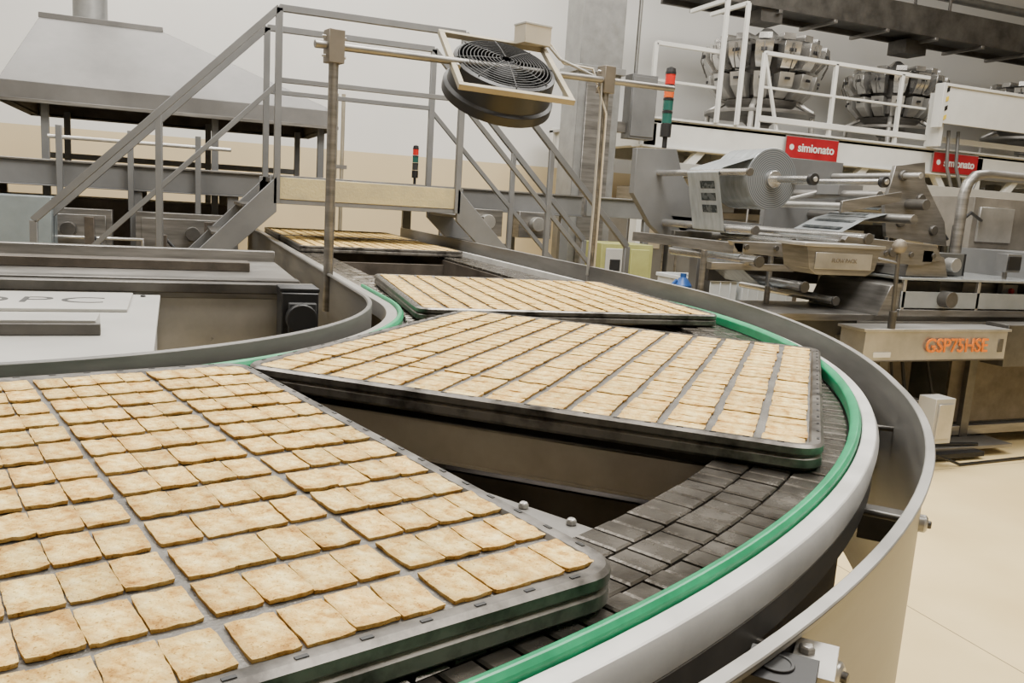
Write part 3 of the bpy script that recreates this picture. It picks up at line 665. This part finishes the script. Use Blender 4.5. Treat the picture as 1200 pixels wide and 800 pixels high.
for i,(x0,x1,z0,z1) in enumerate(((6.07,6.77,2.03,2.25),(8.2,8.9,2.03,2.25))):
    s_=B('sign_board');s_.box(x0,x1,MY-.045,MY-.03,z0,z1,'red');s_.box(x0-.01,x1+.01,MY-.035,MY-.03,z0-.01,z1+.01,'steel_l')
    s_.lathe([(.03,-.004),(.03,0)],(x0+.07,MY-.045,(z0+z1)/2),'white','Y',seg=16)
    o=s_.done()
    text('sign_lettering','simionato',.125,((x0+x1)/2+.05,MY-.048,(z0+z1)/2),'white',o)

def weigher(x,y,z,s=1.):
    w=B('multihead_weigher')
    c=Vector((x,y,z))
    def P(r,a,h): return c+Vector((r*math.cos(a)*s,r*math.sin(a)*s,h*s))
    def L(prof,k,seg=32): w.lathe([(r*s,h*s) for r,h in prof],c,k,seg=seg)
    L([(.12,-.32),(.14,-.22),(.42,.02),(.44,.05)],'steel')
    L([(.36,.05),(.40,.10),(.40,.32),(.30,.36)],'steel_d')
    L([(.28,.36),(.30,.62),(.5,.66),(.5,.70),(.30,.72)],'steel_d')
    L([(.28,.72),(.27,.74),(.05,.92),(.01,.93)],'shiny')
    n=14
    for i in range(n):
        a=2*math.pi*i/n;da=.16
        w.loft([[P(.26,a-da*.8,.74),P(.26,a+da*.8,.74),P(.26,a+da*.8,.78),P(.26,a-da*.8,.78)],[P(.62,a-da*.75,.70),P(.62,a+da*.75,.70),P(.62,a+da*.75,.77),P(.62,a-da*.75,.77)]],'shiny')
        w.loft([[P(.52,a-da,.66),P(.52,a+da,.66),P(.74,a+da*.85,.66),P(.74,a-da*.85,.66)],[P(.53,a-da,.50),P(.53,a+da,.50),P(.72,a+da*.85,.50),P(.72,a-da*.85,.50)],[P(.52,a-da*.9,.38),P(.52,a+da*.9,.38),P(.62,a+da*.8,.38),P(.62,a-da*.8,.38)]],'shiny')
        w.loft([[P(.46,a-da,.33),P(.46,a+da,.33),P(.66,a+da*.85,.33),P(.66,a-da*.85,.33)],[P(.46,a-da,.18),P(.46,a+da,.18),P(.63,a+da*.85,.18),P(.63,a-da*.85,.18)],[P(.42,a-da,.06),P(.42,a+da,.06),P(.50,a+da*.85,.06),P(.50,a-da*.85,.06)]],'steel_l')
        w.tube([P(.40,a,.45),P(.56,a,.45)],.03*s,'steel_d',8)
        w.cbox(P(.735,a,.56),(.02*s,.07*s,.04*s),'black',a)
        w.cbox(P(.665,a,.26),(.02*s,.06*s,.03*s),'black',a)
        w.tube([P(.745,a,.64),P(.76,a,.5),P(.70,a,.36)],.008*s,'steel_d',6)
    for i in range(4):
        a=math.pi/4+i*math.pi/2
        w.tube([P(.42,a,.05),P(.62,a,-.06),c+Vector((.64*s*math.cos(a),.64*s*math.sin(a),2.285-z))],.035*s,'steel_l',10)
    L([(.60,-.12),(.66,-.12),(.66,-.08),(.60,-.08)],'steel')
    return w.done(bevel=.002,seg=1)
weigher(6.35,8.35,2.64,.95);weigher(8.75,8.75,2.70,.85);weigher(11.1,8.6,2.75,.85)
oh=B('overhead_conveyor_duct')
oh.box(5.2,14.5,8.3,8.8,3.78,3.98,'clutter1');oh.box(5.2,14.5,8.25,8.3,3.72,4.06,'steel_d');oh.box(5.2,14.5,8.8,8.85,3.72,4.06,'steel_d')
for x in np.arange(5.6,14.4,.8): x=float(x);oh.box(x,x+.05,8.24,8.86,3.68,3.72,'steel')
for x in (6,9,12): oh.tube([(x,8.27,4.0),(x,8.27,6.1)],.02,'steel_d',8);oh.tube([(x,8.83,4.0),(x,8.83,6.1)],.02,'steel_d',8)
oh.box(6.2,6.5,8.3,8.6,3.58,3.72,'steel_d');oh.box(8.6,8.95,8.5,8.8,3.55,3.72,'steel_d');oh.box(7.2,7.9,8.3,8.7,4.06,4.4,'duct')
oh.tube([(5.2,9.4,4.6),(14.5,9.4,4.6)],.06,'duct',12)
oh.done(bevel=.003,seg=1)
rr=random.Random(3)
um=B('background_packing_plant')
x=4.7
while x<13:
    w_=rr.uniform(.35,.9);h_=rr.uniform(1.1,1.75);k=rr.choice(['clutter1','clutter2','paint','steel_d','clutter2'])
    um.box(x,x+w_,8.3,9.3,0,h_,k);um.box(x+.05,x+w_-.05,8.285,8.3,h_-.5,h_-.08,rr.choice(['paint','steel','bluegrey','black','beige']))
    um.box(x+.1,x+w_*.6,8.4,8.8,h_,h_+rr.uniform(.08,.3),rr.choice(['steel','paint','clutter1','paint_l']))
    um.tube([(x+w_+.03,8.35,0),(x+w_+.03,8.35,1.95)],.02,rr.choice(['steel_l','yellow','steel']),8)
    x+=w_+.08
for z in (1.55,1.9): um.tube([(4.7,8.25,z),(13,8.25,z)],.018,'steel_l',8)
for xx in (5.1,6.0,7.4,8.3,9.8): um.box(xx,xx+.12,7.9,8.05,1.75,1.98,rr.choice(['clutter1','paint_l','bluegrey']));um.tube([(xx+.06,7.98,0),(xx+.06,7.98,1.76)],.015,'steel',8)
um.done(bevel=.006,seg=1)
tl=B('tube_lamp')
for (x,y) in ((8.0,9.45),(10.2,9.45),(12.0,9.45)):
    tl.box(x-.5,x+.5,y-.06,y+.06,1.96,2.0,'white');tl.tube([(x-.48,y,1.94),(x+.48,y,1.94)],.018,'lamp',10)
tl.done()
cl=B('guard_clamp_block')
a=math.radians(-66.5)
p=Vector((.434,.470,1.016));cl.cbox(p,(.052,.050,.030),'black',a+.35)
cl.lathe([(.012,0),(.014,.0),(.014,.002),(.011,.002),(.011,.001)],p+Vector((-.002,0.004,.015)),'rubber',seg=24)
q=Vector((.480,.484,1.010));cl.cbox(q,(.034,.060,.026),'steel_l',a+.35);cl.lathe([(.007,0),(.007,.004),(.005,.006)],q+Vector((0,.01,.013)),'steel',seg=6)
cl.cbox(Vector((.455,.480,.995)),(.08,.03,.012),'steel_d',a+.35)
cl.done(bevel=.003)

# ------------------------------------------------------------------ lights
def area(n,loc,size,sy,power,col=(1,.965,.905),rot=(0,0,0)):
    l=bpy.data.lights.new(n,'AREA');l.shape='RECTANGLE';l.size=size;l.size_y=sy;l.energy=power;l.color=col
    o=bpy.data.objects.new(n,l);COL.objects.link(o);o.location=loc;o.rotation_euler=rot
area('ceiling_light',(-2.5,4.5,6.1),3,3,430);area('ceiling_light',(1.8,3.0,6.1),2.4,1.8,530);area('ceiling_light',(6.5,4.5,6.1),4,3,430);area('ceiling_light',(1,8.2,6.1),6,1.2,320);area('ceiling_light',(3,-.5,6.1),5,2,330)
w=bpy.data.worlds.new('world');S.world=w;w.use_nodes=True;w.node_tree.nodes['Background'].inputs[0].default_value=(.9,.95,1,1);w.node_tree.nodes['Background'].inputs[1].default_value=.4

# ------------------------------------------------------------------ camera
yaw=math.atan2(.379,.925);p_,r_=.164,.0633
R0=Vector((math.cos(yaw),-math.sin(yaw),0));F=Vector((math.sin(yaw)*math.cos(p_),math.cos(yaw)*math.cos(p_),-math.sin(p_)));U=R0.cross(F)
Xi=R0*math.cos(r_)+U*math.sin(r_);Yi=-R0*math.sin(r_)+U*math.cos(r_)
cd=bpy.data.cameras.new('camera');cd.sensor_width=36;cd.lens=983/1200*36;cd.clip_start=.02
co_=bpy.data.objects.new('camera',cd);COL.objects.link(co_)
co_.matrix_world=Matrix(((Xi.x,Yi.x,-F.x,0),(Xi.y,Yi.y,-F.y,0),(Xi.z,Yi.z,-F.z,1.37),(0,0,0,1)))
S.camera=co_
